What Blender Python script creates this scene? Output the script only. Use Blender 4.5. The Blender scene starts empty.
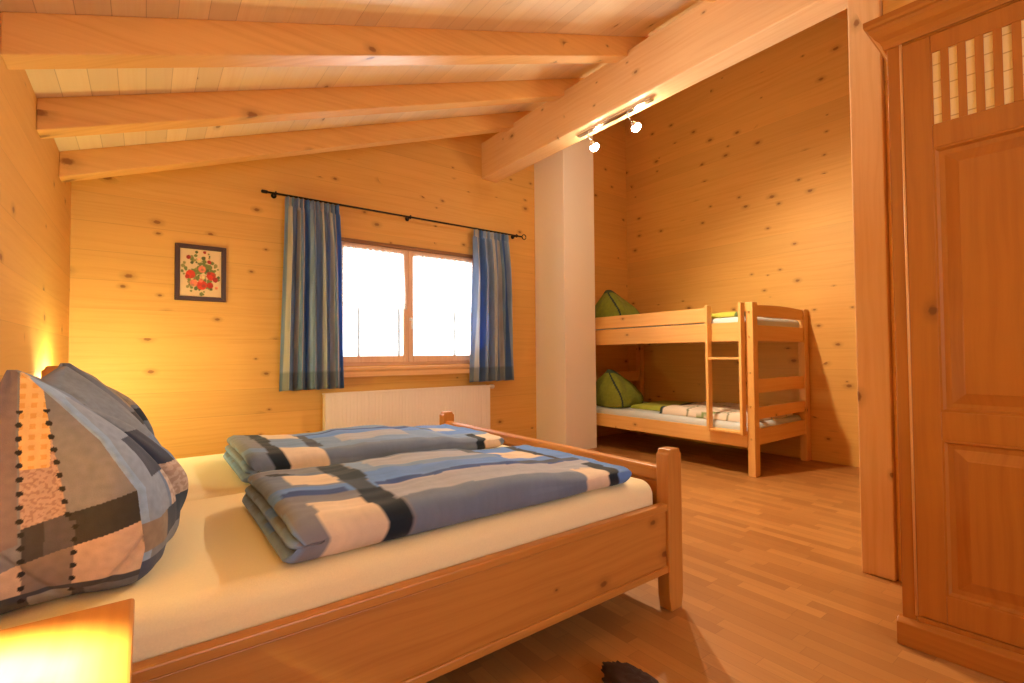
import bpy, bmesh, math, random
from mathutils import Vector, Matrix, noise

random.seed(7)
S = bpy.context.scene
COL = S.collection
PI = math.pi

# ------------------------------------------------------------------ node helpers
class NT:
    def __init__(s, name):
        s.m = bpy.data.materials.new(name); s.m.use_nodes = True
        s.t = s.m.node_tree; s.t.nodes.clear()
        s.out = s.t.nodes.new('ShaderNodeOutputMaterial')
        s.b = s.t.nodes.new('ShaderNodeBsdfPrincipled')
        s.link(s.b.outputs[0], s.out.inputs[0])
    def n(s, kind): return s.t.nodes.new(kind)
    def link(s, a, b): s.t.links.new(a, b)
    def put(s, sock, v):
        if isinstance(v, bpy.types.NodeSocket): s.link(v, sock)
        elif isinstance(v, (tuple, list)):
            sock.default_value = (*v, 1.0) if sock.type == 'RGBA' and len(v) == 3 else v
        else: sock.default_value = v
    def math(s, op, a, b=None, c=None, clamp=False):
        n = s.n('ShaderNodeMath'); n.operation = op; n.use_clamp = clamp
        s.put(n.inputs[0], a)
        if b is not None: s.put(n.inputs[1], b)
        if c is not None: s.put(n.inputs[2], c)
        return n.outputs[0]
    def comb(s, x, y, z):
        n = s.n('ShaderNodeCombineXYZ')
        for i, v in enumerate((x, y, z)): s.put(n.inputs[i], v)
        return n.outputs[0]
    def mix(s, f, a, b, blend='MIX'):
        n = s.n('ShaderNodeMix'); n.data_type = 'RGBA'; n.blend_type = blend
        s.put(n.inputs[0], f); s.put(n.inputs[6], a); s.put(n.inputs[7], b)
        return n.outputs[2]
    def ss(s, x, lo, hi):                       # smoothstep map
        n = s.n('ShaderNodeMapRange'); n.interpolation_type = 'SMOOTHSTEP'
        s.put(n.inputs[0], x); s.put(n.inputs[1], lo); s.put(n.inputs[2], hi)
        return n.outputs[0]
    def noise(s, vec, scale, detail=3, rough=.55):
        n = s.n('ShaderNodeTexNoise'); s.put(n.inputs['Vector'], vec)
        n.inputs['Scale'].default_value = scale; n.inputs['Detail'].default_value = detail
        n.inputs['Roughness'].default_value = rough
        return n.outputs[0]
    def bump(s, h, strength, dist=.002):
        n = s.n('ShaderNodeBump'); n.inputs['Strength'].default_value = strength
        n.inputs['Distance'].default_value = dist
        s.put(n.inputs['Height'], h); s.link(n.outputs[0], s.b.inputs['Normal'])

def wood(name, base, dark, along='x', board=None, knots=.4, rough=.5, groove=.5, coat=0.0, kscale=4.5, varia=.5):
    """pine: stretched grain, dark knots, optional boards with faint joints (along = grain axis)"""
    t = NT(name)
    tc = t.n('ShaderNodeTexCoord'); sp = t.n('ShaderNodeSeparateXYZ')
    t.link(tc.outputs['Object'], sp.inputs[0])
    oi = t.n('ShaderNodeObjectInfo')
    ax = dict(x=sp.outputs[0], y=sp.outputs[1], z=sp.outputs[2])
    u0 = ax.pop(along)
    o = list(ax.values())
    v = t.math('ADD', o[0], o[1])
    u = t.math('ADD', u0, t.math('MULTIPLY', oi.outputs['Random'], 31.0))
    bid = 0.0; tone = .5
    if board:
        q = t.math('DIVIDE', v, board)
        bid = t.math('FLOOR', q)
        wn = t.n('ShaderNodeTexWhiteNoise'); wn.noise_dimensions = '1D'; t.link(bid, wn.inputs['W'])
        tone = wn.outputs['Value']
        u = t.math('ADD', u, t.math('MULTIPLY', tone, 17.0))
    # wavy grain
    wv = t.noise(t.comb(t.math('MULTIPLY', u, .8), t.math('MULTIPLY', v, 2.5), bid), 1.6, 2)
    vv = t.math('ADD', v, t.math('MULTIPLY', wv, .07))
    g1 = t.noise(t.comb(t.math('MULTIPLY', u, .9), t.math('MULTIPLY', vv, 26.0), bid), 1.5, 4, .6)
    g2 = t.noise(t.comb(t.math('MULTIPLY', u, 2.5), t.math('MULTIPLY', vv, 130.0), bid), 1.2, 2, .5)
    col = t.mix(t.math('MULTIPLY', t.ss(g1, .35, .75), .75), base, dark)
    col = t.mix(t.math('MULTIPLY', t.ss(g2, .45, .8), .16), col, dark)
    big = t.noise(t.comb(t.math('MULTIPLY', u, .7), t.math('MULTIPLY', v, 2.2), 3.0), 1.0, 2)
    col = t.mix(t.math('MULTIPLY', t.ss(big, .3, .8), .35), col, tuple(min(1, c * 1.18) for c in base))
    if board:
        col = t.mix(t.math('MULTIPLY', tone, varia), col, tuple(c * .80 for c in base))
    if knots:
        vo = t.n('ShaderNodeTexVoronoi'); vo.voronoi_dimensions = '2D'
        t.link(t.comb(t.math('MULTIPLY', u, .62), t.math('MULTIPLY', v, 1.0), 0.0), vo.inputs['Vector'])
        vo.inputs['Scale'].default_value = kscale
        vs = t.n('ShaderNodeSeparateXYZ'); t.link(vo.outputs['Color'], vs.inputs[0])
        cl = t.noise(t.comb(u, t.math('MULTIPLY', v, 1.3), 7.0), 1.7, 1)
        keep = t.math('LESS_THAN', vs.outputs[0], t.math('MULTIPLY', t.ss(cl, .28, .72), knots * 1.9))
        rad = t.math('MULTIPLY_ADD', vs.outputs[1], .060, .022)
        dd = t.math('DIVIDE', vo.outputs['Distance'], rad)
        wob = t.math('ADD', dd, t.math('MULTIPLY', t.math('SUBTRACT', t.noise(t.comb(u, v, 1.0), 60, 2), .5), .7))
        core = t.math('MULTIPLY', t.math('SUBTRACT', 1.0, t.ss(wob, .55, 1.15)), keep)
        halo = t.math('MULTIPLY', t.math('SUBTRACT', 1.0, t.ss(wob, .8, 3.0)), keep)
        col = t.mix(t.math('MULTIPLY', halo, .45), col, tuple(c * .62 for c in dark))
        col = t.mix(t.math('MULTIPLY', core, .80), col, (dark[0] * .34, dark[1] * .22, dark[2] * .16))
    h = g2
    if board and groove:
        fr = t.math('FRACT', q)
        ed = t.math('MINIMUM', fr, t.math('SUBTRACT', 1.0, fr))
        ln = t.math('SUBTRACT', 1.0, t.ss(t.math('MULTIPLY', ed, board), .0008, .0032))
        ln = t.math('MULTIPLY', ln, t.math('MULTIPLY_ADD', t.ss(tone, .25, .9), .8, .2))
        col = t.mix(t.math('MULTIPLY', ln, groove), col, (dark[0] * .22, dark[1] * .16, dark[2] * .12))
    t.bump(h, .12)
    t.put(t.b.inputs['Base Color'], col)
    t.b.inputs['Roughness'].default_value = rough
    if coat:
        t.b.inputs['Coat Weight'].default_value = coat; t.b.inputs['Coat Roughness'].default_value = .25
    return t.m

def parquet(name):
    t = NT(name)
    tc = t.n('ShaderNodeTexCoord'); sp = t.n('ShaderNodeSeparateXYZ')
    t.link(tc.outputs['Object'], sp.inputs[0])
    x, y = sp.outputs[0], sp.outputs[1]
    w = .064; ln = .36
    qx = t.math('DIVIDE', x, w); ix = t.math('FLOOR', qx)
    wn = t.n('ShaderNodeTexWhiteNoise'); wn.noise_dimensions = '1D'; t.link(ix, wn.inputs['W'])
    qy = t.math('DIVIDE', t.math('ADD', y, t.math('MULTIPLY', wn.outputs['Value'], 3.7)), ln)
    iy = t.math('FLOOR', qy)
    w2 = t.n('ShaderNodeTexWhiteNoise'); w2.noise_dimensions = '2D'; t.link(t.comb(ix, iy, 0.0), w2.inputs['Vector'])
    r = w2.outputs['Value']
    base = t.mix(r, (.335, .140, .036), (.475, .222, .063))
    g = t.noise(t.comb(t.math('MULTIPLY', x, 55.0), t.math('MULTIPLY', y, 2.2), t.math('MULTIPLY', r, 9.0)), 1.3, 4, .6)
    base = t.mix(t.math('MULTIPLY', t.ss(g, .4, .8), .40), base, (.33, .13, .034))
    def line(q, size, th):
        f = t.math('FRACT', q); e = t.math('MULTIPLY', t.math('MINIMUM', f, t.math('SUBTRACT', 1.0, f)), size)
        return t.math('SUBTRACT', 1.0, t.ss(e, .0002, th))
    l = t.math('MAXIMUM', line(qx, w, .0016), line(qy, ln, .0016))
    base = t.mix(t.math('MULTIPLY', l, .45), base, (.16, .06, .02))
    t.put(t.b.inputs['Base Color'], base)
    t.b.inputs['Roughness'].default_value = .42
    t.b.inputs['Coat Weight'].default_value = .12; t.b.inputs['Coat Roughness'].default_value = .22
    t.bump(l, -.25, .001)
    return t.m

def plain(name, col, rough=.5, metal=0.0, nscale=None, namt=.15, bump=0.0):
    t = NT(name)
    tc = t.n('ShaderNodeTexCoord')
    if nscale:
        f = t.noise(tc.outputs['Object'], nscale, 3)
        t.put(t.b.inputs['Base Color'], t.mix(t.math('MULTIPLY', f, namt * 2), col, tuple(c * .72 for c in col)))
        if bump: t.bump(f, bump)
    else: t.put(t.b.inputs['Base Color'], col)
    t.b.inputs['Roughness'].default_value = rough; t.b.inputs['Metallic'].default_value = metal
    return t.m

def cloth(name, attr=None, col=(.5, .5, .5), weave=450, translucent=0.0, rough=.9, fine=.25):
    t = NT(name)
    tc = t.n('ShaderNodeTexCoord')
    if attr:
        a = t.n('ShaderNodeAttribute'); a.attribute_name = attr; c = a.outputs['Color']
    else: c = col
    f = t.noise(tc.outputs['Object'], weave, 1)
    f2 = t.noise(tc.outputs['Object'], 9, 3)
    c = t.mix(t.math('MULTIPLY', f, fine), c, (.12, .11, .12), 'MULTIPLY')
    t.put(t.b.inputs['Base Color'], c)
    t.b.inputs['Roughness'].default_value = rough
    t.b.inputs['Sheen Weight'].default_value = .05
    t.bump(t.math('ADD', t.math('MULTIPLY', f, .25), f2), .35, .006)
    if translucent:
        tr = t.n('ShaderNodeBsdfTranslucent'); t.put(tr.inputs[0], c)
        mx = t.n('ShaderNodeMixShader'); mx.inputs[0].default_value = translucent
        t.link(t.b.outputs[0], mx.inputs[1]); t.link(tr.outputs[0], mx.inputs[2]); t.link(mx.outputs[0], t.out.inputs[0])
    return t.m

def glow(name, col, k):
    t = NT(name)
    t.put(t.b.inputs['Base Color'], (.9, .9, .9)); t.put(t.b.inputs['Emission Color'], col)
    t.b.inputs['Emission Strength'].default_value = k
    return t.m

def glass(name):
    t = NT(name)
    tr = t.n('ShaderNodeBsdfTransparent'); gl = t.n('ShaderNodeBsdfGlossy'); gl.inputs['Roughness'].default_value = .02
    lw = t.n('ShaderNodeFresnel'); lw.inputs[0].default_value = 1.45
    mx = t.n('ShaderNodeMixShader')
    t.link(lw.outputs[0], mx.inputs[0]); t.link(tr.outputs[0], mx.inputs[1]); t.link(gl.outputs[0], mx.inputs[2])
    t.link(mx.outputs[0], t.out.inputs[0])
    return t.m

def lace_mat(name):
    t = NT(name)
    tc = t.n('ShaderNodeTexCoord')
    f = t.ss(t.noise(tc.outputs['Object'], 70, 2), .40, .6)
    tr = t.n('ShaderNodeBsdfTransparent'); tl = t.n('ShaderNodeBsdfTranslucent'); tl.inputs[0].default_value = (.9, .9, .88, 1)
    df = t.n('ShaderNodeBsdfDiffuse'); df.inputs[0].default_value = (.9, .9, .88, 1)
    m1 = t.n('ShaderNodeMixShader'); m1.inputs[0].default_value = .5
    t.link(df.outputs[0], m1.inputs[1]); t.link(tl.outputs[0], m1.inputs[2])
    m2 = t.n('ShaderNodeMixShader')
    t.put(m2.inputs[0], t.math('MULTIPLY_ADD', f, .5, .25))
    t.link(tr.outputs[0], m2.inputs[1]); t.link(m1.outputs[0], m2.inputs[2])
    t.link(m2.outputs[0], t.out.inputs[0])
    return t.m

# ------------------------------------------------------------------ colours / materials
PB, PD = (.79, .455, .118), (.68, .34, .07)
M = {}
M['wall_x'] = wood('pine_wall_x', PB, PD, 'x', board=.205, knots=.44, rough=.55, groove=.34)
M['wall_y'] = wood('pine_wall_y', PB, PD, 'y', board=.205, knots=.44, rough=.55, groove=.24)
M['ceil'] = wood('pine_ceiling', (.91, .73, .48), (.84, .62, .36), 'y', board=.145, knots=.25, rough=.5, groove=.6, kscale=4.0, varia=.7)
M['rafter'] = wood('pine_rafter', (.80, .46, .145), (.68, .34, .085), 'x', knots=.30, rough=.5, kscale=3.6)
M['beam'] = wood('pine_beam', (.85, .57, .29), (.75, .44, .19), 'y', knots=.5, rough=.5, kscale=4.8)
M['post'] = wood('pine_post', (.80, .50, .23), (.70, .38, .15), 'z', knots=.35, rough=.5, kscale=4.5)
HB, HD = (.50, .21, .042), (.39, .14, .024)
M['bed_x'] = wood('bed_pine_x', HB, HD, 'x', knots=.30, rough=.38, kscale=5.5)
M['bed_y'] = wood('bed_pine_y', HB, HD, 'y', knots=.25, rough=.38, kscale=5.5)
M['bed_z'] = wood('bed_pine_z', HB, HD, 'z', knots=.2, rough=.38, kscale=5.5)
BB, BD = (.80, .47, .16), (.70, .36, .10)
M['bunk_x'] = wood('bunk_pine_x', BB, BD, 'x', knots=.3, rough=.45, kscale=6)
M['bunk_y'] = wood('bunk_pine_y', BB, BD, 'y', knots=.3, rough=.45, kscale=6)
M['bunk_z'] = wood('bunk_pine_z', BB, BD, 'z', knots=.3, rough=.45, kscale=6)
WB, WD = (.42, .145, .018), (.33, .10, .010)
M['ward_z'] = wood('wardrobe_wood_z', WB, WD, 'z', knots=.10, rough=.36, kscale=4)
M['ward_y'] = wood('wardrobe_wood_y', WB, WD, 'y', knots=.10, rough=.36, kscale=4)
M['ward_highlight'] = wood('wardrobe_edge_highlight', (.80, .46, .18), (.7, .36, .12), 'z', knots=0, rough=.35)
M['win'] = wood('window_wood', (.80, .55, .38), (.68, .42, .26), 'x', knots=.05, rough=.4)
M['winz'] = wood('window_wood_z', (.80, .55, .38), (.68, .42, .26), 'z', knots=.05, rough=.4)
M['sill'] = wood('sill_wood', (.80, .50, .26), (.68, .38, .16), 'x', knots=.2, rough=.4)
M['floor'] = parquet('beech_parquet')
M['plaster'] = plain('white_plaster', (.93, .87, .79), .8, nscale=30, namt=.04, bump=.05)
M['rad'] = plain('radiator_enamel', (.84, .77, .70), .35, nscale=4, namt=.03)
M['black'] = plain('black_iron', (.015, .013, .012), .4, .6)
M['chrome'] = plain('chrome', (.8, .78, .75), .18, 1.0)
M['brass'] = plain('brass', (.62, .42, .16), .3, 1.0)
M['sheet'] = cloth('cream_sheet', col=(.88, .75, .47), weave=260, fine=.12)
M['white_sheet'] = cloth('white_sheet', col=(.62, .68, .72), weave=260, fine=.12)
M['patch'] = cloth('patchwork_cotton', attr='Col', fine=.18)
M['curtain'] = cloth('striped_curtain', attr='Col', translucent=.42, fine=.2)
M['lace'] = lace_mat('white_lace')
M['glass'] = glass('window_glass')
M['bulb'] = glow('halogen_bulb', (1, .86, .62), 60)
M['lampglass'] = glow('lamp_glass', (1, .80, .42), 9)
M['frame'] = plain('dark_walnut', (.060, .022, .010), .4, nscale=25, namt=.3)
M['print'] = plain('print_paper', (.8, .7, .5), .6)
M['shade'] = cloth('lamp_shade_fabric', col=(.85, .68, .40), translucent=.30, weave=300, fine=.1); M['globe_far'] = glow('lit_globe_far', (1, .98, .42), 130)
M['fur'] = plain('brown_fur', (.050, .022, .016), .95, nscale=90, namt=1.2)

def attr_mat(name, rough=.6):
    t = NT(name)
    a = t.n('ShaderNodeAttribute'); a.attribute_name = 'Col'
    t.put(t.b.inputs['Base Color'], a.outputs['Color']); t.b.inputs['Roughness'].default_value = rough
    return t.m
M['print'] = attr_mat('flower_print')

def cane_mat():
    t = NT('woven_cane')
    tc = t.n('ShaderNodeTexCoord'); sp = t.n('ShaderNodeSeparateXYZ'); t.link(tc.outputs['Object'], sp.inputs[0])
    y, z = sp.outputs[1], sp.outputs[2]
    iy = t.math('FLOOR', t.math('DIVIDE', y, .0425))
    wn = t.n('ShaderNodeTexWhiteNoise'); wn.noise_dimensions = '1D'; t.link(iy, wn.inputs['W'])
    q = t.math('DIVIDE', t.math('ADD', z, t.math('MULTIPLY', wn.outputs[0], .07)), .062)
    iz = t.math('FLOOR', q)
    w2 = t.n('ShaderNodeTexWhiteNoise'); w2.noise_dimensions = '2D'; t.link(t.comb(iy, iz, 0.0), w2.inputs['Vector'])
    fr = t.math('FRACT', q); e = t.math('MINIMUM', fr, t.math('SUBTRACT', 1.0, fr))
    ln = t.math('SUBTRACT', 1.0, t.ss(e, .01, .05))
    g = t.noise(t.comb(t.math('MULTIPLY', y, 90), t.math('MULTIPLY', z, 12), 0.0), 2, 3)
    c = t.mix(w2.outputs[0], (.97, .82, .48), (.93, .74, .38))
    c = t.mix(t.math('MULTIPLY', g, .3), c, (.6, .36, .12))
    c = t.mix(t.math('MULTIPLY', ln, .7), c, (.42, .22, .07))
    t.put(t.b.inputs['Base Color'], c); t.b.inputs['Roughness'].default_value = .55
    return t.m
M['cane'] = cane_mat()

# ------------------------------------------------------------------ mesh helpers (all in world metres)
class MB:
    def __init__(s): s.v = []; s.f = []; s.smooth = []; s.col = []
    def add(s, verts, faces, smooth=False, cols=None):
        o = len(s.v); s.v += [tuple(v) for v in verts]
        s.f += [tuple(i + o for i in f) for f in faces]; s.smooth += [smooth] * len(faces)
        s.col += cols if cols else [(1, 1, 1)] * len(verts)
        return s
    def box(s, x0, x1, y0, y1, z0, z1):
        v = [(x, y, z) for x in (x0, x1) for y in (y0, y1) for z in (z0, z1)]
        return s.add(v, [(0, 1, 3, 2), (4, 6, 7, 5), (0, 4, 5, 1), (2, 3, 7, 6), (0, 2, 6, 4), (1, 5, 7, 3)])
    def prism(s, poly, axis, a, b):
        """poly: 2-D outline in the two other axes (order x,y,z without `axis`)"""
        def P(p, t):
            return {'x': (t, p[0], p[1]), 'y': (p[0], t, p[1]), 'z': (p[0], p[1], t)}[axis]
        n = len(poly)
        v = [P(p, a) for p in poly] + [P(p, b) for p in poly]
        return s.add(v, [tuple(range(n)), tuple(range(2 * n - 1, n - 1, -1))] + [(i, i + n, (i + 1) % n + n, (i + 1) % n) for i in range(n)])
    def lathe(s, c, prof, axis='z', n=24, smooth=True):
        """prof: (radius, t) list"""
        v = []
        for r, t in prof:
            for i in range(n):
                a = 2 * PI * i / n; p, q = r * math.cos(a), r * math.sin(a)
                d = {'z': (p, q, t), 'x': (t, p, q), 'y': (p, t, q)}[axis]
                v.append((c[0] + d[0], c[1] + d[1], c[2] + d[2]))
        f = [(k * n + i, k * n + (i + 1) % n, (k + 1) * n + (i + 1) % n, (k + 1) * n + i) for k in range(len(prof) - 1) for i in range(n)]
        f += [tuple(range(n - 1, -1, -1)), tuple(range((len(prof) - 1) * n, len(prof) * n))]
        return s.add(v, f, smooth)
    def tube(s, pts, r, n=10, closed=False):
        pts = [Vector(p) for p in pts]; k = len(pts); v = []
        up = Vector((0, 0, 1))
        for i, p in enumerate(pts):
            d = (pts[(i + 1) % k] - pts[i - 1]) if closed else (pts[min(i + 1, k - 1)] - pts[max(i - 1, 0)])
            d.normalize()
            a = d.cross(up)
            if a.length < .1: a = d.cross(Vector((1, 0, 0)))
            a.normalize(); b = d.cross(a)
            rr = r[i] if isinstance(r, (list, tuple)) else r
            v += [p + (a * math.cos(2 * PI * j / n) + b * math.sin(2 * PI * j / n)) * rr for j in range(n)]
        f = []
        for i in range(k if closed else k - 1):
            i2 = (i + 1) % k
            f += [(i * n + j, i * n + (j + 1) % n, i2 * n + (j + 1) % n, i2 * n + j) for j in range(n)]
        if not closed: f += [tuple(range(n - 1, -1, -1)), tuple(range((k - 1) * n, k * n))]
        return s.add(v, f, True)
    def build(s, name, mat, parent=None, bevel=0.0, solid=0.0, subsurf=0, segs=2):
        me = bpy.data.meshes.new(name)
        off = Vector(parent_world(parent)) if parent else Vector((0, 0, 0))
        if parent is None and getattr(s, 'origin', None): off = Vector(s.origin)
        me.from_pydata([Vector(p) - off for p in s.v], [], s.f); me.update()
        bm = bmesh.new(); bm.from_mesh(me)
        bmesh.ops.recalc_face_normals(bm, faces=bm.faces[:]); bm.to_mesh(me); bm.free()
        for p, sm in zip(me.polygons, s.smooth): p.use_smooth = sm
        if any(c != (1, 1, 1) for c in s.col):
            ca = me.color_attributes.new('Col', 'FLOAT_COLOR', 'POINT')
            for i, c in enumerate(s.col): ca.data[i].color = (*c, 1)
        o = bpy.data.objects.new(name, me); COL.objects.link(o)
        me.materials.append(mat)
        if parent: o.parent = parent
        else: o.location = off
        if subsurf:
            m = o.modifiers.new('s', 'SUBSURF'); m.levels = m.render_levels = subsurf
        if solid:
            m = o.modifiers.new('t', 'SOLIDIFY'); m.thickness = solid; m.offset = 0
        if bevel:
            m = o.modifiers.new('b', 'BEVEL'); m.width = bevel; m.segments = segs; m.limit_method = 'ANGLE'; m.angle_limit = .6
        return o

def parent_world(o):
    p = Vector((0, 0, 0))
    while o: p = p + Vector(o.location); o = o.parent
    return p

def tag(o, label, cat, group=None):
    o['label'] = label; o['category'] = cat
    if group: o['group'] = group
    return o
def thing(name, loc, label, cat, group=None):
    o = bpy.data.objects.new(name, None); COL.objects.link(o); o.location = loc; o.empty_display_size = .1
    return tag(o, label, cat, group)
def struct(o): o['kind'] = 'structure'; return o
def solo(mb, origin, name, mat, label, cat, group=None, **kw):
    mb.origin = origin
    return tag(mb.build(name, mat, None, **kw), label, cat, group)

def sp_curve(P, n):
    """closed Catmull-Rom through P (tuples) -> n points"""
    k = len(P); out = []
    for i in range(n):
        t = i / n * k; a = int(t) % k; f = t - int(t)
        p0, p1, p2, p3 = (Vector(P[(a + j) % k]) for j in (-1, 0, 1, 2))
        out.append(.5 * ((2 * p1) + (p2 - p0) * f + (2 * p0 - 5 * p1 + 4 * p2 - p3) * f * f + (3 * p1 - p0 - 3 * p2 + p3) * f ** 3))
    return out

# ------------------------------------------------------------------ the room
XL, XR, YB, YF = -.42, 5.43, 4.5, -2.2
SL = .365
def zc(x): return 2.325 + SL * (x - XL)            # underside of the ceiling boards
struct(MB().box(XL - .1, XR + .1, YF - .1, YB + .15, -.1, 0).build('floor', M['floor']))
struct(MB().prism([(XL - .15, zc(XL - .15)), (XR + .15, zc(XR + .15)), (XR + .15, zc(XR + .15) + .1), (XL - .15, zc(XL - .15) + .1)], 'y', YF - .1, YB + .15).build('ceiling', M['ceil']))
struct(MB().box(XL - .12, XL, YF - .1, YB + .15, 0, zc(XL) + .02).build('wall_left', M['wall_y']))
struct(MB().box(XR, XR + .12, YF - .1, YB + .15, 0, zc(XR) + .02).build('wall_right', M['wall_y']))
WX0, WX1, WZ0, WZ1 = 1.36, 2.95, 1.00, 2.19        # window opening
w = MB()
w.prism([(XL, 0), (WX0, 0), (WX0, zc(WX0)), (XL, zc(XL))], 'y', YB, YB + .15)
w.prism([(WX1, 0), (XR, 0), (XR, zc(XR)), (WX1, zc(WX1))], 'y', YB, YB + .15)
w.box(WX0, WX1, YB, YB + .15, 0, WZ0)
w.prism([(WX0, WZ1), (WX1, WZ1), (WX1, zc(WX1)), (WX0, zc(WX0))], 'y', YB, YB + .15)
struct(w.build('wall_back', M['wall_x']))
# wall behind the camera with an opening added for the fill light
FX0, FX1, FZ0, FZ1 = .2, 2.0, .9, 2.2
w = MB()
w.prism([(XL, 0), (FX0, 0), (FX0, zc(FX0)), (XL, zc(XL))], 'y', YF - .12, YF)
w.prism([(FX1, 0), (XR, 0), (XR, zc(XR)), (FX1, zc(FX1))], 'y', YF - .12, YF)
w.box(FX0, FX1, YF - .12, YF, 0, FZ0)
w.prism([(FX0, FZ1), (FX1, FZ1), (FX1, zc(FX1)), (FX0, zc(FX0))], 'y', YF - .12, YF)
struct(w.build('wall_front', M['wall_x']))
# partition behind the wardrobe
struct(MB().prism([(2.90, 0), (3.0, 0), (3.0, zc(3.0)), (2.90, zc(2.90))], 'y', YF, .785).build('wall_partition', M['wall_y']))

# ------------------------------------------------------------------ timber and column
BX0, BX1, BZ0, BZ1 = 2.975, 3.178, 3.05, 3.455
def rafter(y0, label, x1=XR):
    e = .156                                       # vertical depth below the boards
    x0 = XL
    bz = lambda x: zc(x) - e
    poly = [(x0, bz(x0)), (BX0, bz(BX0)), (BX0, BZ1), (BX1, BZ1)]
    if bz(BX1) > BZ1: poly[-1] = (BX0 + (BZ1 - bz(BX0)) / SL, BZ1)
    poly += [(BX1 + .001, max(bz(BX1), BZ1)), (x1, bz(x1)), (x1, zc(x1)), (x0, zc(x0))]
    return solo(MB().prism(poly, 'y', y0, y0 + .12), (2.5, y0 + .06, 0), 'ceiling_rafter', M['rafter'], label, 'rafter', 'rafters under the sloped ceiling', bevel=.006)
rafter(3.90, 'pine rafter nearest the window wall, lowest in view', BX1 + .30)
rafter(3.15, 'pine rafter second from the window wall, under the sloped ceiling', BX1 + .30)
rafter(2.43, 'long pine rafter crossing the upper left, third from the window wall', BX1 + .30)
rafter(1.60, 'pine rafter at the top edge of the view, fourth from the window wall')
rafter(.84, 'pine rafter over the near end of the room, fifth from the window wall')
solo(MB().box(BX0, BX1, YF, YB, BZ0, BZ1), (3.06, 1.2, BZ0), 'ceiling_beam', M['beam'], 'massive pale pine beam running diagonally overhead, carrying the rafters and spotlights', 'beam', bevel=.008)
solo(MB().box(2.868, 3.10, .788, .926, 0, BZ0), (2.98, .85, 0), 'timber_post', M['post'], 'square pine post standing beside the wardrobe and holding up the beam', 'post', bevel=.006)
solo(MB().prism([(3.735, 0), (4.225, 0), (4.225, zc(4.225)), (3.735, zc(3.735))], 'y', 3.985, YB), (4.0, 4.25, 0), 'plastered_column', M['plaster'], 'white plastered square column between the window and the bunk bed', 'column', bevel=.006)

# ------------------------------------------------------------------ window
wf = thing('window_1', (2.155, YB, WZ0), 'two casement wooden window between blue curtains', 'window')
del wf['label']; del wf['category']; struct(wf)
y0, y1 = YB + .035, YB + .095
fr = MB().box(WX0, WX1, y0, y1, WZ1 - .045, WZ1).box(WX0, WX1, y0, y1, WZ0, WZ0 + .03)
fr.box(WX0, WX0 + .045, y0, y1, WZ0, WZ1).box(WX1 - .045, WX1, y0, y1, WZ0, WZ1)
fr.build('window_frame', M['win'], wf, bevel=.004)
XM = 2.105
def sash(a, b):
    s0, s1 = YB + .02, YB + .085
    zb, zt = WZ0 + .028, WZ1 - .043
    m = MB().box(a, a + .052, s0, s1, zb, zt).box(b - .052, b, s0, s1, zb, zt)
    m.box(a + .052, b - .052, s0, s1, zb, zb + .065).box(a + .052, b - .052, s0, s1, zt - .05, zt)
    so = m.build('window_sash', M['winz'], wf, bevel=.005)
    MB().box(a + .05, b - .05, s0 + .03, s0 + .036, zb + .06, zt - .045).build('pane', M['glass'], so)
    return so
sA = sash(WX0 + .043, XM - .001); sB = sash(XM + .001, WX1 - .043)
barm = plain('grey_glazing_bar', (.24, .24, .23), .6)
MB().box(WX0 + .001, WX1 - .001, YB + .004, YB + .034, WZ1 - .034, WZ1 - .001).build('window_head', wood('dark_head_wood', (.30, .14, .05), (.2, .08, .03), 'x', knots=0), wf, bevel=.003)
for bx, so in ((1.615, sA), (2.02, sA), (2.66, sB)):
    MB().box(bx - .011, bx + .011, YB + .060, YB + .072, WZ0 + .09, 1.60).build('glazing_bar', barm, so)
hd = MB().lathe((XM + .02, YB + .018, 1.46), [(.016, 0), (.016, -.012)], 'y', 16).tube([(XM + .02, YB + .006, 1.46), (XM + .02, YB - .022, 1.46), (XM + .02, YB - .026, 1.45), (XM + .02, YB - .026, 1.36)], .009, 10)
hd.build('window_handle', plain('white_handle', (.8, .78, .75), .3), sB)
solo(MB().prism([(4.43, .90), (YB, .90), (YB, .993), (4.415, .993), (4.415, .965), (4.43, .95)], 'x', WX0 - .03, WX1 + .03), (2.15, YB, .9), 'window_sill', M['sill'], 'pale pine window sill board above the radiator', 'sill', bevel=.006)

# lace half curtains
def lace(a, b, tie, label):
    nx, nz = 90, 40; v = []; f = []
    zt, zb = 2.10, 1.555
    for j in range(nz + 1):
        t = j / nz
        for i in range(nx + 1):
            s = i / nx
            x = a + (b - a) * s
            if tie > 0: x = a + (b - a + tie * t ** 2.2) * s
            else: x = b - (b - a - tie * t ** 2.2) * (1 - s)
            sc = .016 * abs(math.sin(s * 11 * PI)) if j == 0 else 0
            z = zt + (zb - zt) * t + (.018 * (1 - t) * math.sin(s * 95) * .3) + sc - .03 * 0
            v.append((x, YB + .008 + .007 * math.sin(s * 60 + 2 * t) * (1 - .3 * t), z))
    f = [(j * (nx + 1) + i, j * (nx + 1) + i + 1, (j + 1) * (nx + 1) + i + 1, (j + 1) * (nx + 1) + i) for j in range(nz) for i in range(nx)]
    return solo(MB().add(v, f, True), ((a + b) / 2, YB, 1.55), 'lace_curtain', M['lace'], label, 'lace curtain', 'lace half curtains in the window', solid=.0015)
lace(WX0 + .07, XM - .055, .03, 'sheer white lace half curtain over the left window casement')
lace(XM + .055, WX1 - .07, 0.0, 'sheer white lace half curtain over the right window casement')

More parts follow.
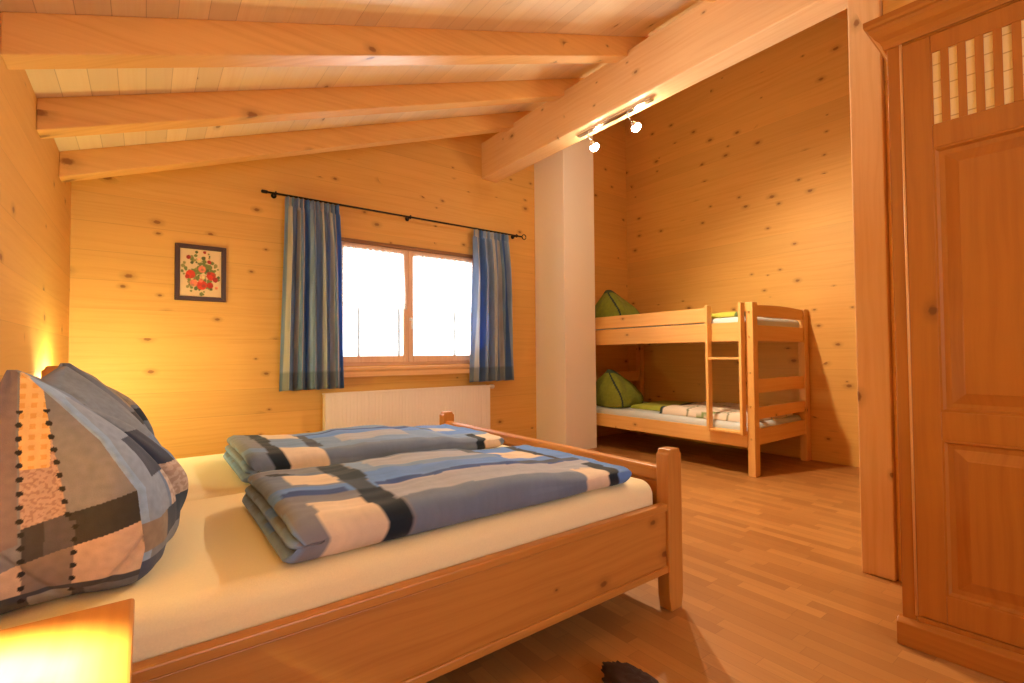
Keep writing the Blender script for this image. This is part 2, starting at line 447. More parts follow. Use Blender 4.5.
# curtain rod
rod = thing('curtain_rod', (2.15, 4.42, 2.46), 'thin black iron curtain rod above the window', 'curtain rod')
MB().tube([(.80, 4.42, 2.46), (3.48, 4.42, 2.46)], .009, 12).build('pole', M['black'], rod)
MB().tube([(3.51 + .028 * math.cos(a), 4.42, 2.46 + .028 * math.sin(a)) for a in [2 * PI * i / 24 for i in range(24)]], .0055, 8, True).build('finial', M['black'], rod)
MB().lathe((.75, 4.42, 2.46), [(.006, 0), (.014, .006), (.014, .045), (.010, .05)], 'x', 16).build('finial', M['black'], rod)
for bx in (.86, 2.08, 3.40):
    MB().tube([(bx, YB, 2.46), (bx, 4.42, 2.46)], .007, 8).lathe((bx, YB - .008, 2.46), [(.022, 0), (.022, .008)], 'y', 16).tube([(bx, 4.42 + .016 * math.cos(a), 2.46 + .016 * math.sin(a)) for a in [2 * PI * i / 16 for i in range(16)]], .005, 8, True).build('bracket', M['black'], rod)

GRB, BEI, BLU, DBL, LBL = (.34, .50, .78), (.76, .80, .84), (.16, .36, .82), (.12, .26, .56), (.46, .66, .95)
def stripe(s):
    seq = [(.09, GRB), (.05, BEI), (.03, (.24, .40, .60)), (.08, (.34, .50, .80)), (.035, BEI), (.05, (.28, .44, .68)), (.02, (.74, .68, .66)), (.03, DBL), (.07, BLU), (.04, LBL), (.045, GRB), (.03, BEI)]
    tot = sum(a for a, _ in seq); s = s % tot
    for a, c in seq:
        if s < a: return c
        s -= a
    return GRB
def curtain(xa, xb, xa2, xb2, ph, nf, sgn, label):
    nx, nz = 260, 70; v = []; f = []; col = []
    for j in range(nz + 1):
        t = j / nz; z = 2.450 - (2.450 - .81) * t
        a = xa + (xa2 - xa) * t; b = xb + (xb2 - xb) * t
        for i in range(nx + 1):
            s = i / nx
            amp = .016 + .032 * min(1, t * 3)
            wob = .7 * math.sin(3.1 * s + 2.2 * t + ph)
            th = nf * 2 * PI * s + wob + ph
            y = 4.372 + .04 * max(0, 1 - t * 4) + amp * math.sin(th) + .008 * math.sin(2.3 * th + 1.0)
            if t < .05: y = 4.415 + .016 * math.sin(th * 2.0)
            x = a + (b - a) * s + .006 * math.sin(2 * th) * t
            v.append((x, y, z - .006 * math.sin(th) * t))
            c = stripe(s * .98 + ph * .1)
            k = .92 + .16 * noise.noise((s * 40, z * 6, ph))
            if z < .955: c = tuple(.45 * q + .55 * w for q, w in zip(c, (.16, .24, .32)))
            col.append(tuple(q * k for q in c))
    f = [(j * (nx + 1) + i, j * (nx + 1) + i + 1, (j + 1) * (nx + 1) + i + 1, (j + 1) * (nx + 1) + i) for j in range(nz) for i in range(nx)]
    return solo(MB().add(v, f, True, col), ((xa + xb) / 2, 4.4, .81), 'curtain', M['curtain'], label, 'curtain', 'striped window curtains', solid=.002)
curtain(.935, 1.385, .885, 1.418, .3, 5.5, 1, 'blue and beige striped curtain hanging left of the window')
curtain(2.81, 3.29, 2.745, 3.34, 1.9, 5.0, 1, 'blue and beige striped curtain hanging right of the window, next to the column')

# radiator
rd = thing('radiator', (2.12, 4.42, .14), 'flat white ribbed radiator under the window', 'radiator')
rx0, rx1, rz0, rz1 = 1.255, 2.985, .14, .768
prof = []
n = int((rx1 - rx0 - .04) / .0334); px = rx0 + .02
outline = [(rx0, 4.455), (rx0, 4.372)]
for i in range(n):
    a = px + i * .0334
    outline += [(a, 4.372), (a + .010, 4.3692), (a + .0234, 4.3692), (a + .0334, 4.372)]
outline += [(rx1, 4.372), (rx1, 4.455)]
MB().prism(outline, 'z', rz0, rz1 - .012).build('radiator_panel', M['rad'], rd)
g = MB().box(rx0 - .004, rx1 + .004, 4.362, 4.372, rz1 - .014, rz1).box(rx0 - .004, rx1 + .004, 4.448, 4.458, rz1 - .014, rz1)
for i in range(58): g.box(rx0 + .001 + i * .0300, rx0 + .009 + i * .0300, 4.372, 4.448, rz1 - .010, rz1 - .002)
g.build('top_grille', M['rad'], rd)
MB().lathe((rx1, 4.42, rz1 - .02), [(.012, 0), (.012, .03), (.022, .03), (.024, .07), (.018, .08)], 'x', 16).build('valve', M['rad'], rd)
MB().tube([(rx1 + .015, 4.42, .18), (rx1 + .015, 4.42, 0)], .009, 10).build('pipe', M['rad'], rd)
for bx in (rx0 + .2, rx1 - .24): MB().box(bx, bx + .04, 4.456, YB - .002, .25, .65).build('wall_bracket', M['rad'], rd)

# ------------------------------------------------------------------ framed flower picture
pa, pb, pz0, pz1 = .172, .512, 1.532, 1.968
pc = thing('framed_picture', ((pa + pb) / 2, YB, pz0), 'small dark framed picture of red flowers on the wall left of the window', 'picture')
fw = .034
f_ = MB()
for i, (q) in enumerate((((pa, pz0), (pb, pz0), (pb - fw, pz0 + fw), (pa + fw, pz0 + fw)), ((pb, pz0), (pb, pz1), (pb - fw, pz1 - fw), (pb - fw, pz0 + fw)),
                         ((pb, pz1), (pa, pz1), (pa + fw, pz1 - fw), (pb - fw, pz1 - fw)), ((pa, pz1), (pa, pz0), (pa + fw, pz0 + fw), (pa + fw, pz1 - fw)))):
    f_.prism(q, 'y', YB - .022, YB - .001)
f_.build('picture_frame', M['frame'], pc, bevel=.004)
rnd = random.Random(5)
blobs = []                                            # (cu, cv, radius, colour, squash)
RED, DRED, PNK, GRN, DGR, CRM = (.62, .045, .02), (.40, .02, .015), (.75, .22, .12), (.16, .20, .05), (.07, .10, .03), (.72, .55, .28)
for i in range(130):
    a = rnd.uniform(0, 2 * PI); r = rnd.uniform(.05, .36)
    blobs.append((.5 + r * math.cos(a), .5 + r * 1.05 * math.sin(a), rnd.uniform(.015, .04), rnd.choice([GRN, DGR, GRN, (.28, .25, .08)])))
for i in range(20): blobs.append((.5 + rnd.uniform(-.27, .27), .50 + rnd.uniform(-.20, .15), rnd.uniform(.03, .06), rnd.choice([GRN, DGR])))
for cu, cv, r, c in ((.30, .47, .085, RED), (.70, .46, .085, RED), (.52, .30, .095, RED), (.36, .33, .07, PNK), (.52, .57, .07, PNK), (.68, .30, .06, DRED),
                     (.46, .72, .05, CRM), (.26, .76, .04, DRED), (.66, .70, .04, DRED), (.57, .86, .03, DRED), (.53, .44, .055, CRM), (.78, .40, .05, DRED), (.24, .43, .04, DRED), (.50, .38, .04, PNK), (.80, .26, .03, PNK)):
    blobs.append((cu, cv, r, c))
    for k in range(5): blobs.append((cu + rnd.uniform(-.6, .6) * r, cv + rnd.uniform(-.6, .6) * r, r * .38, tuple(q * rnd.uniform(.6, 1.35) for q in c)))
N1, N2 = 80, 104; v = []; col = []
for j in range(N2 + 1):
    for i in range(N1 + 1):
        u_, v_ = i / N1, j / N2
        v.append((pa + fw - .004 + (pb - pa - 2 * fw + .008) * u_, YB - .010, pz0 + fw - .004 + (pz1 - pz0 - 2 * fw + .008) * v_))
        c = (.74, .56, .34)
        for bu, bv, br, bc in blobs:
            if (u_ - .5 - (bu - .5) * 1.22) ** 2 + ((v_ - .5 - (bv - .5) * 1.22) * 1.25) ** 2 < (br * 1.3) ** 2: c = bc
        col.append(c)
f = [(j * (N1 + 1) + i, j * (N1 + 1) + i + 1, (j + 1) * (N1 + 1) + i + 1, (j + 1) * (N1 + 1) + i) for j in range(N2) for i in range(N1)]
MB().add(v, f, False, col).build('flower_print', M['print'], pc, solid=.002)

# ------------------------------------------------------------------ spotlight bar under the beam
sb = thing('spotlight_bar', (3.07, 2.68, BZ0), 'bar of lit halogen spotlights under the big beam', 'spotlight')
MB().box(3.045, 3.095, 2.28, 3.08, BZ0 - .022, BZ0).build('mounting_bar', M['chrome'], sb, bevel=.006)
def spot(y, tgt, parent):
    base = Vector((3.07, y, BZ0 - .022)); d = (Vector(tgt) - base).normalized()
    j = base + Vector((.03, 0, -.045)); h = j + d * .03
    arm = MB().tube([base, base + Vector((0, 0, -.02)), j, h], .006, 10).build('spot_arm', M['chrome'], parent)
    # cup
    q = d.to_track_quat('Z', 'Y'); prof = [(.012, 0), (.020, .012), (.027, .03), (.030, .042), (.0285, .042), (.024, .028), (.012, .014)]
    nn = 24; vv = []
    for r, t_ in prof:
        for i in range(nn):
            a = 2 * PI * i / nn
            vv.append(h + q @ Vector((r * math.cos(a), r * math.sin(a), t_)))
    ff = [(k * nn + i, k * nn + (i + 1) % nn, (k + 1) * nn + (i + 1) % nn, (k + 1) * nn + i) for k in range(len(prof) - 1) for i in range(nn)]
    ff += [tuple(range(nn - 1, -1, -1)), tuple(range((len(prof) - 1) * nn, len(prof) * nn))]
    hd = MB().add(vv, ff, True).build('spot_head', M['chrome'], parent)
    c = h + d * .052
    bb = MB(); R = .040; vs = []; fs = []
    for a in range(9):
        for b in range(16):
            th = PI * a / 8; ph = 2 * PI * b / 16
            vs.append(c + q @ Vector((R * math.sin(th) * math.cos(ph), R * math.sin(th) * math.sin(ph), R * .8 * math.cos(th))))
    fs = [(a * 16 + b, a * 16 + (b + 1) % 16, (a + 1) * 16 + (b + 1) % 16, (a + 1) * 16 + b) for a in range(8) for b in range(16)]
    bb.add(vs, fs, True).build('bulb', M['bulb'], hd)
    return c + d * .04
c1 = spot(2.96, (3.6, 2.85, 2.2), sb)
c2 = spot(2.52, (3.9, 2.3, 2.2), sb)

def point(name, loc, w, col, r=.03):
    l = bpy.data.lights.new(name, 'POINT'); l.energy = w; l.color = col; l.shadow_soft_size = r
    o = bpy.data.objects.new(name, l); COL.objects.link(o); o.location = loc; return o
def area(name, loc, rot, sx, sy, w, col):
    l = bpy.data.lights.new(name, 'AREA'); l.shape = 'RECTANGLE'; l.size = sx; l.size_y = sy; l.energy = w; l.color = col
    o = bpy.data.objects.new(name, l); COL.objects.link(o); o.location = loc; o.rotation_euler = rot; return o

# ------------------------------------------------------------------ double bed
bed = thing('double_bed', (.74, 2.285, 0), 'honey coloured wooden double bed in the foreground with low footboard', 'bed')
BY0, BY1 = 1.275, 3.30
def bpost(x0, x1, y0, y1, zt):
    m = MB().prism([(x0, 0.06), (x0 + .012, 0.0), (x1 - .012, 0.0), (x1, .06), (x1, zt - .022), (x1 - .010, zt - .016), (x1 - .016, zt), (x0 + .016, zt), (x0 + .010, zt - .016), (x0, zt - .022)], 'y', y0, y1)
    return m.build('bed_post', M['bed_z'], bed, bevel=.005, segs=2)
bpost(1.785, 1.882, BY0, BY0 + .062, .685); bpost(1.785, 1.882, BY1 - .062, BY1, .668)
bpost(-.40, -.32, BY0, BY0 + .062, 1.0); bpost(-.40, -.32, BY1 - .062, BY1, 1.06)
for ya, sg in ((BY0 + .016, 1), (BY1 - .016, -1)):
    yb = ya + sg * .030
    m = MB().box(-.33, 1.79, min(ya, yb), max(ya, yb), .165, .425)
    yo = ya - sg * .010
    m.prism([(min(yo, yb), .425), (max(yo, yb), .425), (max(yo, yb), .455), (min(yo, yb), .455)], 'x', -.33, 1.79)
    m.box(-.33, 1.79, min(yo, ya), max(yo, ya), .165, .195)
    m.build('side_rail', M['bed_x'], bed, bevel=.005)
MB().box(1.812, 1.846, BY0 + .055, BY1 - .055, .165, .535).build('footboard_panel', M['bed_y'], bed, bevel=.004)
MB().box(1.800, 1.862, BY0 + .055, BY1 - .055, .535, .600).build('footboard_rail', M['bed_y'], bed, bevel=.014, segs=3)
# arched headboard, one arch for each half
def arch(y):
    mid = 2.2875; half = mid - (BY0 + .06)
    s = abs(y - (mid - half / 2 if y < mid else mid + half / 2)) / (half / 2)
    return .86 + .09 * (1 - min(1, s) ** 2.6)
ys = [BY0 + .06 + (BY1 - BY0 - .12) * i / 80 for i in range(81)]
MB().prism([(ys[0], .30), (ys[-1], .30)] + [(y, arch(y)) for y in reversed(ys)], 'x', -.378, -.345).build('headboard', M['bed_y'], bed, bevel=.006)
sl = MB()
for i in range(14): sl.box(-.25 + i * .145, -.25 + i * .145 + .07, BY0 + .05, BY1 - .05, .29, .31)
sl.build('bed_slats', M['bed_y'], bed)

# mattresses with fitted sheets
def soft_box(x0, x1, y0, y1, z0, z1, r, seed, name, mat, label, cat, group=None, puff=.012):
    nx, ny = 70, 40; P = []
    def prof(t, a, b, n):                      # position along with rounded ends
        return a + (b - a) * t
    m = MB(); v = []; f = []
    ring = []
    ns = 10
    # super-ellipsoid-like rounded slab: rows along x, section in y-z
    sect = []
    for k in range(4):
        cx, cz = [(1, 1), (-1, 1), (-1, -1), (1, -1)][k]
        for i in range(ns + 1):
            a = PI / 2 * k + PI / 2 * i / ns
            sect.append((cx, cz, math.cos(a), math.sin(a)))
        if k in (0, 2):
            for i in range(1, 16): sect.append(('t', 1 - 2 * i / 16, 1 if k == 0 else -1))
    xs = [x0 + r * (1 - math.cos(PI / 2 * i / 8)) for i in range(9)] + [x0 + r + (x1 - x0 - 2 * r) * i / nx for i in range(1, nx)] + [x1 - r * (1 - math.cos(PI / 2 * i / 8)) for i in range(8, -1, -1)]
    for x in xs:
        d = min(x - x0, x1 - x)
        ins = r - math.sqrt(max(0, r * r - (r - min(d, r)) ** 2))
        hy, hz = (y1 - y0) / 2 - ins, (z1 - z0) / 2 - ins
        cy, cz = (y0 + y1) / 2, (z0 + z1) / 2
        rr = max(.002, r - ins * .4); rr = min(rr, hz * .98)
        for q in sect:
            if q[0] == 't': yy, zz = cy + q[1] * (hy - rr), cz + q[2] * hz
            else: yy, zz = cy + q[0] * (hy - rr) + q[2] * rr, cz + q[1] * (hz - rr) + q[3] * rr
            w_ = noise.noise((x * 3 + seed, yy * 3, zz * 5)) * puff
            if zz > cz: zz += w_ + puff * .8
            v.append((x, yy + w_ * .5, zz))
    n = len(sect)
    f = [(i * n + j, i * n + (j + 1) % n, (i + 1) * n + (j + 1) % n, (i + 1) * n + j) for i in range(len(xs) - 1) for j in range(n)]
    f += [tuple(range(n)), tuple(range((len(xs) - 1) * n, len(xs) * n))]
    m.add(v, f, True)
    return solo(m, ((x0 + x1) / 2, (y0 + y1) / 2, z0), name, mat, label, cat, group)
MT = .548
soft_box(-.338, 1.785, BY0 + .052, 2.285, .312, MT, .06, 1, 'mattress', M['sheet'], 'mattress in a cream fitted sheet on the near half of the double bed', 'mattress', 'mattresses on the double bed', .004)
soft_box(-.338, 1.785, 2.290, BY1 - .052, .312, MT, .06, 5, 'mattress', M['sheet'], 'mattress in a cream fitted sheet on the far half of the double bed, window side', 'mattress', 'mattresses on the double bed', .004)

# folded patchwork duvets
GREY, TAN, CREAM, TEAL, NAVY, SKY, PINK, LGR = (.165, .225, .36), (.215, .235, .31), (.80, .66, .52), (.004, .016, .036), (.018, .070, .30), (.12, .28, .74), (.40, .43, .55), (.20, .33, .60)
def patch_color(u, v, rects, base):
    c = base
    for (u0, u1, v0, v1, cc) in rects:
        if u0 <= u < u1 and v0 <= v < v1: c = cc
    return c
def duvet(x0, x1, y0, y1, z0, h, seed, rects, label, tilt=0):
    # x-z outline with scalloped (folded) left end, lofted across y
    out = []
    nL = 110
    for i in range(nL + 1):                        # top, left -> right
        t = i / nL; x = x0 + .03 + (x1 - x0 - .085) * t
        out.append((x, z0 + h * (1 - .42 * t ** 1.6) + .008 * math.sin(9 * t + seed) + .006 * noise.noise((t * 14, seed, 0))))
    hr = h * .58
    for i in range(1, 13):                         # right end
        a = PI / 2 - PI * i / 13; out.append((x1 - .055 + .055 * math.cos(a), z0 + hr / 2 + hr / 2 * math.sin(a)))
    for i in range(nL + 1):
        t = 1 - i / nL; out.append((x0 + .03 + (x1 - x0 - .085) * t, z0 + .001))
    lobes = 3
    for k in range(lobes):                         # folds at the left end
        zz0 = z0 + h * k / lobes; zz1 = z0 + h * (k + 1) / lobes
        for i in range(1, 8):
            a = -PI / 2 + PI * i / 8
            out.append((x0 + .03 - (.045 - .008 * k) * math.cos(a), (zz0 + zz1) / 2 + (zz1 - zz0) / 2 * .96 * math.sin(a)))
        if k < lobes - 1: out.append((x0 + .055, zz1))
    n = len(out); d = y1 - y0; rr = .052
    aa = [math.radians(q) for q in (3.5, 6, 9, 14, 20, 28, 37, 47, 58, 70, 80, 90)]
    edge = [(rr * (1 - math.cos(a) ** .8), max(.004, math.sin(a) ** .8)) for a in aa]
    rows = [(y0 + e_, s_) for e_, s_ in edge] + [(y0 + rr + (d - 2 * rr) * i / 50, 1) for i in range(1, 50)] + [(y1 - e_, s_) for e_, s_ in reversed(edge)]
    ys = rows
    v = []; col = []; xm, zm = (x0 + x1) / 2, z0 + h / 2
    for y, s in rows:
        e = 0; s0_ = max(0, 1 - ((rr - min(e, rr)) / rr) ** 3) ** (1 / 3); pass
        for (x, z) in out:
            zz = z0 + .001 + (h / 2) * (1 - s) * .95 + (z - z0) * s
            xx = xm + (x - xm) * (1 - .05 * (1 - s))
            up = max(0, (z - z0) / h)
            wr = noise.noise((x * 5 + seed, y * 7, 0)) * .012 + noise.noise((x * 2 + seed, y * 22, 3)) * .005
            bulge = .012 * math.sin(PI * (y - y0) / d)
            yy = y + noise.noise((x * 4, z * 8, seed)) * .012 + tilt * (x - x0)
            v.append((xx, yy, max(z0 + .001, zz + up * (wr + bulge))))
            u_ = (x - x0) / (x1 - x0); v_ = (y - y0) / d
            uu = u_ + .012 * noise.noise((x * 6, y * 6, seed + 2)); vv = v_ + .02 * noise.noise((x * 6, y * 6, seed + 7))
            c = patch_color(uu, vv, rects, LGR)
            k = .9 + .25 * noise.noise((x * 5, y * 40, seed)) * .6 + .06 * noise.noise((x * 60, y * 60, 1))
            col.append(tuple(max(0, q * k) for q in c))
    f = [(i * n + j, i * n + (j + 1) % n, (i + 1) * n + (j + 1) % n, (i + 1) * n + j) for i in range(len(ys) - 1) for j in range(n)]
    b0 = nL + 1 + 12
    for o_, sg in ((0, 1), ((len(ys) - 1) * n, -1)):   # close both long sides with strips
        cap = [(o_ + i, o_ + i + 1, o_ + b0 + nL - i - 1, o_ + b0 + nL - i) for i in range(nL)]
        cap += [tuple(o_ + i for i in range(nL, b0 + 1)), tuple(o_ + i for i in list(range(b0 + nL, n)) + [0])]
        f += cap
    return solo(MB().add(v, f, True, col), (xm, (y0 + y1) / 2, z0), 'duvet', M['patch'], label, 'duvet', 'folded duvets on the double bed')
r_near = [(0, 2, -1, .10, GREY), (0, .25, -1, 2, TAN), (0, .25, .30, .44, SKY), (.24, 2, .10, .34, PINK), (.24, 2, .34, .40, NAVY), (.24, 2, .40, .58, SKY), (.24, 2, .58, .66, LGR), (.3, .75, .66, .90, PINK), (.24, 2, .9, 2, GREY),
          (0, .17, .44, .80, GREY), (.06, .17, .48, .72, CREAM), (.02, .16, .30, .36, NAVY), (.055, .175, -1, .20, CREAM), (.0, .055, -1, .22, TAN), (.03, .09, .74, .86, TEAL),
          (.175, .235, -1, .30, TEAL), (.175, .245, .52, .95, (.012, .028, .050)), (.175, .235, .30, .52, (.03, .055, .10)),
          (.70, 2, .40, .95, SKY), (.72, .86, .52, .80, CREAM), (.86, .90, .40, .95, TEAL), (.80, .90, -1, .16, CREAM), (.90, .945, -1, .26, TEAL), (.945, 2, -1, 2, SKY), (.70, .95, .36, .42, (.06, .09, .16)), (.66, .72, .8, .95, (.07, .10, .15))]
r_far = [(0, 2, -1, .12, GREY), (.24, 2, .12, .40, LGR), (.34, .62, .30, .52, PINK), (.24, 2, .52, .80, SKY), (.24, 2, .74, .80, NAVY), (.0, .22, .22, 2, TAN), (.10, .22, .58, 2, CREAM), (.10, .22, .22, .58, LGR),
         (.11, .24, -1, .22, CREAM), (.065, .11, -1, 2, TEAL), (.22, .26, .22, .75, (.06, .08, .13)), (.80, 2, .30, 2, SKY), (.86, .905, -1, .24, TEAL), (.905, .985, -1, .2, CREAM), (.74, .80, .6, .95, (.09, .13, .2)), (.80, .9, .5, .7, (.6, .6, .62))]
duvet(.30, 1.645, 1.338, 2.05, MT + .006, .118, 3.0, r_near, 'folded blue and cream patchwork duvet lying on the near half of the double bed', .0)
duvet(.345, 1.69, 2.31, 3.00, MT + .006, .118, 9.0, r_far, 'folded blue and cream patchwork duvet on the far half of the bed by the window', .0)

# standing pillows, plumped like small tents
def tent(base, mid, top, zb, zt, ztop_fn, seed, colfn, name, mat, label, cat, group, nrow=70, N=220, wr=.010, zsag=.5, midt=.42, fold=None):
    B, Mm, T = sp_curve(base, N), sp_curve(mid, N), sp_curve(top, N)
    v = []; col = []
    for j in range(nrow + 1):
        t = j / nrow
        for i in range(N):
            b, m_, p = B[i], Mm[i], T[i]
            tm = midt                                # quadratic through base (0), mid (tm), top (1)
            l0 = (t - tm) * (t - 1) / tm; l1 = t * (t - 1) / (tm * (tm - 1)); l2 = t * (t - tm) / (1 - tm)
            q = b * l0 + m_ * l1 + p * l2
            zz = zb + (ztop_fn(p) - zb) * t
            rnd_ = 1 - .10 * max(0, (.06 - t) / .06) ** 2
            cx, cy = sum(p_[0] for p_ in base) / len(base), sum(p_[1] for p_ in base) / len(base)
            q = Vector((cx, cy)) + (q - Vector((cx, cy))) * rnd_
            w_ = (noise.noise((q.x * 9 + seed, q.y * 9, zz * 4)) * wr * 1.6 + noise.noise((q.x * 3 + seed, q.y * 16 + zz * 9, zz * 3)) * wr) * (1 - .3 * t)
            dn = (q - Vector((cx, cy))); dn.normalize()
            if fold: w_ += fold(q.x, q.y, zz, t)
            q = q + dn * w_
            v.append((q.x, q.y, zz)); col.append(colfn(i / N, t, q.x, q.y, zz))
    f = [(j * N + i, j * N + (i + 1) % N, (j + 1) * N + (i + 1) % N, (j + 1) * N + i) for j in range(nrow) for i in range(N)]
    f += [tuple(range(N - 1, -1, -1))]
    # close the seam along the top
    o = nrow * N
    k = len(v); tc_ = [Vector(v[o + i]) for i in range(N)]
    c = sum(tc_, Vector()) / N
    ins = []
    for i in range(N):
        q = tc_[i] * .5 + (c * 0 + tc_[(N - i) % N]) * .5
        ins.append(i)
    v.append((c.x, c.y, c.z - .01)); col.append(col[o])
    f += [(o + i, o + (i + 1) % N, k) for i in range(N)]
    return solo(MB().add(v, f, True, col), (sum(p_[0] for p_ in base) / len(base), sum(p_[1] for p_ in base) / len(base), zb), name, mat, label, cat, group)

def nearcol(s, t, x, y, z):
    """front panel (facing the bedside table) and side panel (facing the footboard) of the near pillow"""
    k = .94 + .14 * noise.noise((x * 70, y * 70, z * 70))
    h = z - MT
    c = (.19, .20, .25)                              # taupe
    ridge = -.235 + (-.02 + .235) * min(1, max(0, (1.07 - z) / .40)) ** .8
    cz = ((.55, -.014), (.645, .004), (.785, -.012), (.91, -.082), (1.08, -.228)); xc = -.014
    for (za_, xa_), (zb_, xb_) in zip(cz, cz[1:]):
        if za_ <= z <= zb_: xc = xa_ + (xb_ - xa_) * (z - za_) / (zb_ - za_)
    if y < 1.56 and x < xc:                          # front panel
        xa = -.222 + .045 * (1.07 - z)                # ribbon left edge
        xb = -.188 + (1.06 - z) * .18                 # ribbon right edge
        if z < .74: xa, xb = -.206, -.123 + (z - .66) * .05
        tcol = lambda a, b: a if (int(x * 120) + int(z * 120)) % 2 else b
        zl = .735 + (x + .22) * .25
        if z < zl - .075: c = (.64, .46, .34)          # peach base band
        elif z < zl and x > xa: c = (.030, .030, .034)            # black band
        if x < xa - .004 and z > zl - .03: c = (.20, .155, .170)
        if xa < x < xb and z > zl:
            c = (.46, .33, .29) if noise.noise((x * 150, z * 150, 0)) > -.1 else (.34, .22, .19)
            if x < xa + .050 - .06 * max(0, .90 - z) and z > .86: c = (.72, .40, .12) if (int(x * 100) % 2 and int(z * 90) % 2) else (.80, .54, .24)
        if xa < x < xb and z < zl - .075: c = (.235, .18, .155)
        if xa < x < xb and zl - .075 <= z < zl: c = (.045, .042, .05) if x < xa + .035 else (.085, .08, .10)
        if z < .60: c = (.055, .055, .07) if x < xa + .1 or z > .585 else (.15, .155, .19)
        if xa + .01 < x < xb and z < .59: c = (.30, .29, .28)
        for ex in (xa, xb):                           # row of black dots along the ribbon
            dz = (z / .0285) % 1 - .5
            if z < .985 and (x - ex) ** 2 + (dz * .0285) ** 2 < .0058 ** 2: c = (.010, .009, .012)
    else:                                             # side panel with folds
        c = (.15, .22, .38)
        if y < 1.585: c = (.25, .32, .46)
        if y > 1.66 and z > .86: c = (.18, .225, .31)
        if z < .70: c = (.20, .225, .29)
        if 1.53 < y < 1.74 and .80 < z < .90: c = (.030, .042, .085)
        if 1.60 < y < 1.80 and .70 < z < .80: c = (.42, .32, .28) if noise.noise((y * 90, z * 90, 0)) > 0 else (.55, .45, .40)
        if .635 < z < .705: c = (.030, .050, .090)
        if .635 < z < .705 and y < 1.56: c = (.28, .215, .17)
        elif 0 <= x - xc < .016 and y < 1.60: c = (.27, .40, .64)
        if z < .615 and y < 1.56: c = (.055, .075, .14)
    return tuple(max(0, q * k) for q in c)
def ear(a, b, lo, sag):                                # higher at both ends of the ridge
    def fn(s):
        w_ = abs(math.cos(PI * (s - a)))               # 1 at the ends
        return lo + sag * w_ ** 2
    return fn
def nearfold(x, y, z, t):
    if y < 1.54: return -.010 * math.exp(-((z - .668 - .10 * math.sin(x * 14)) / .012) ** 2) if z < .72 and x < .0 else 0
    g = lambda c, w: math.exp(-((y - c) / w) ** 2)
    f = min(1, max(0, (t - .12) / .3)) * min(1, (1 - t) / .08)
    return f * (-.034 * g(1.615 + .10 * (1 - t), .030) + .016 * g(1.69 + .12 * (1 - t), .030) - .022 * g(1.80 + .10 * (1 - t), .028) + .010 * g(1.87 + .06 * (1 - t), .025))
def farfold(x, y, z, t):
    g = lambda c, w: math.exp(-((y - c) / w) ** 2)
    f = min(1, max(0, (t - .15) / .3)) * min(1, (1 - t) / .08)
    return f * (-.026 * g(2.52 + .10 * (1 - t), .030) + .014 * g(2.60, .03) - .02 * g(2.72 + .05 * (1 - t), .03))
near_base = [(-.325, 1.475), (-.20, 1.470), (-.05, 1.468), (.004, 1.50), (.045, 1.66), (.045, 1.85), (-.02, 2.03), (-.15, 2.10), (-.30, 2.08), (-.335, 1.8)]
near_mid = [(-.330, 1.462), (-.20, 1.450), (-.04, 1.452), (.010, 1.50), (.070, 1.66), (.085, 1.83), (.03, 2.00), (-.12, 2.09), (-.30, 2.06), (-.338, 1.8)]
near_top = [(-.241, 1.537), (-.238, 1.533), (-.233, 1.532), (-.227, 1.542), (-.205, 1.66), (-.192, 1.80), (-.184, 1.94), (-.188, 1.975), (-.198, 1.97), (-.220, 1.76)]
tent(near_base, near_mid, near_top, MT + .010, 1.07, lambda p: 1.074 - .062 * math.sin(PI * min(1, max(0, (p.y - 1.535) / .42))) ** 1.4, 2.0, nearcol, 'pillow', M['patch'],
     'big plumped patchwork pillow with a dotted ribbon, standing at the near headboard', 'pillow', 'pillows on the double bed', nrow=230, N=640, wr=.011, midt=.40, fold=nearfold)
def farcol(s, t, x, y, z):
    k = .94 + .14 * noise.noise((x * 70, y * 70, z * 70))
    c = (.15, .185, .27)
    if y > 2.45 and z > .90: c = (.36, .31, .25) if (int(y * 70) + int(z * 70)) % 2 else (.28, .25, .22)
    if .83 < z < .885 and x > -.15: c = (.025, .035, .06)
    if z < .80: c = (.12, .16, .26)
    if z < .68: c = (.35, .30, .26)
    return tuple(q * k for q in c)
far_base = [(-.33, 2.36), (-.20, 2.35), (-.08, 2.36), (-.02, 2.42), (.0, 2.55), (.0, 2.72), (-.05, 2.88), (-.15, 2.98), (-.30, 2.96), (-.335, 2.65)]
far_mid = [(-.335, 2.34), (-.20, 2.33), (-.08, 2.34), (-.01, 2.40), (.025, 2.55), (.03, 2.70), (-.02, 2.88), (-.14, 2.99), (-.31, 2.97), (-.338, 2.65)]
far_top = [(-.25, 2.44), (-.245, 2.435), (-.235, 2.435), (-.225, 2.445), (-.21, 2.52), (-.19, 2.64), (-.18, 2.76), (-.19, 2.84), (-.21, 2.83), (-.24, 2.62)]
tent(far_base, far_mid, far_top, MT + .010, 1.07, lambda p: 1.080 - .16 * min(1, max(0, (p.y - 2.44) / .42)) ** 1.2, 6.0, farcol, 'pillow', M['patch'],
     'plumped blue patchwork pillow standing at the far headboard, behind the dotted one', 'pillow', 'pillows on the double bed', nrow=110, N=320, wr=.012, midt=.45, fold=farfold)

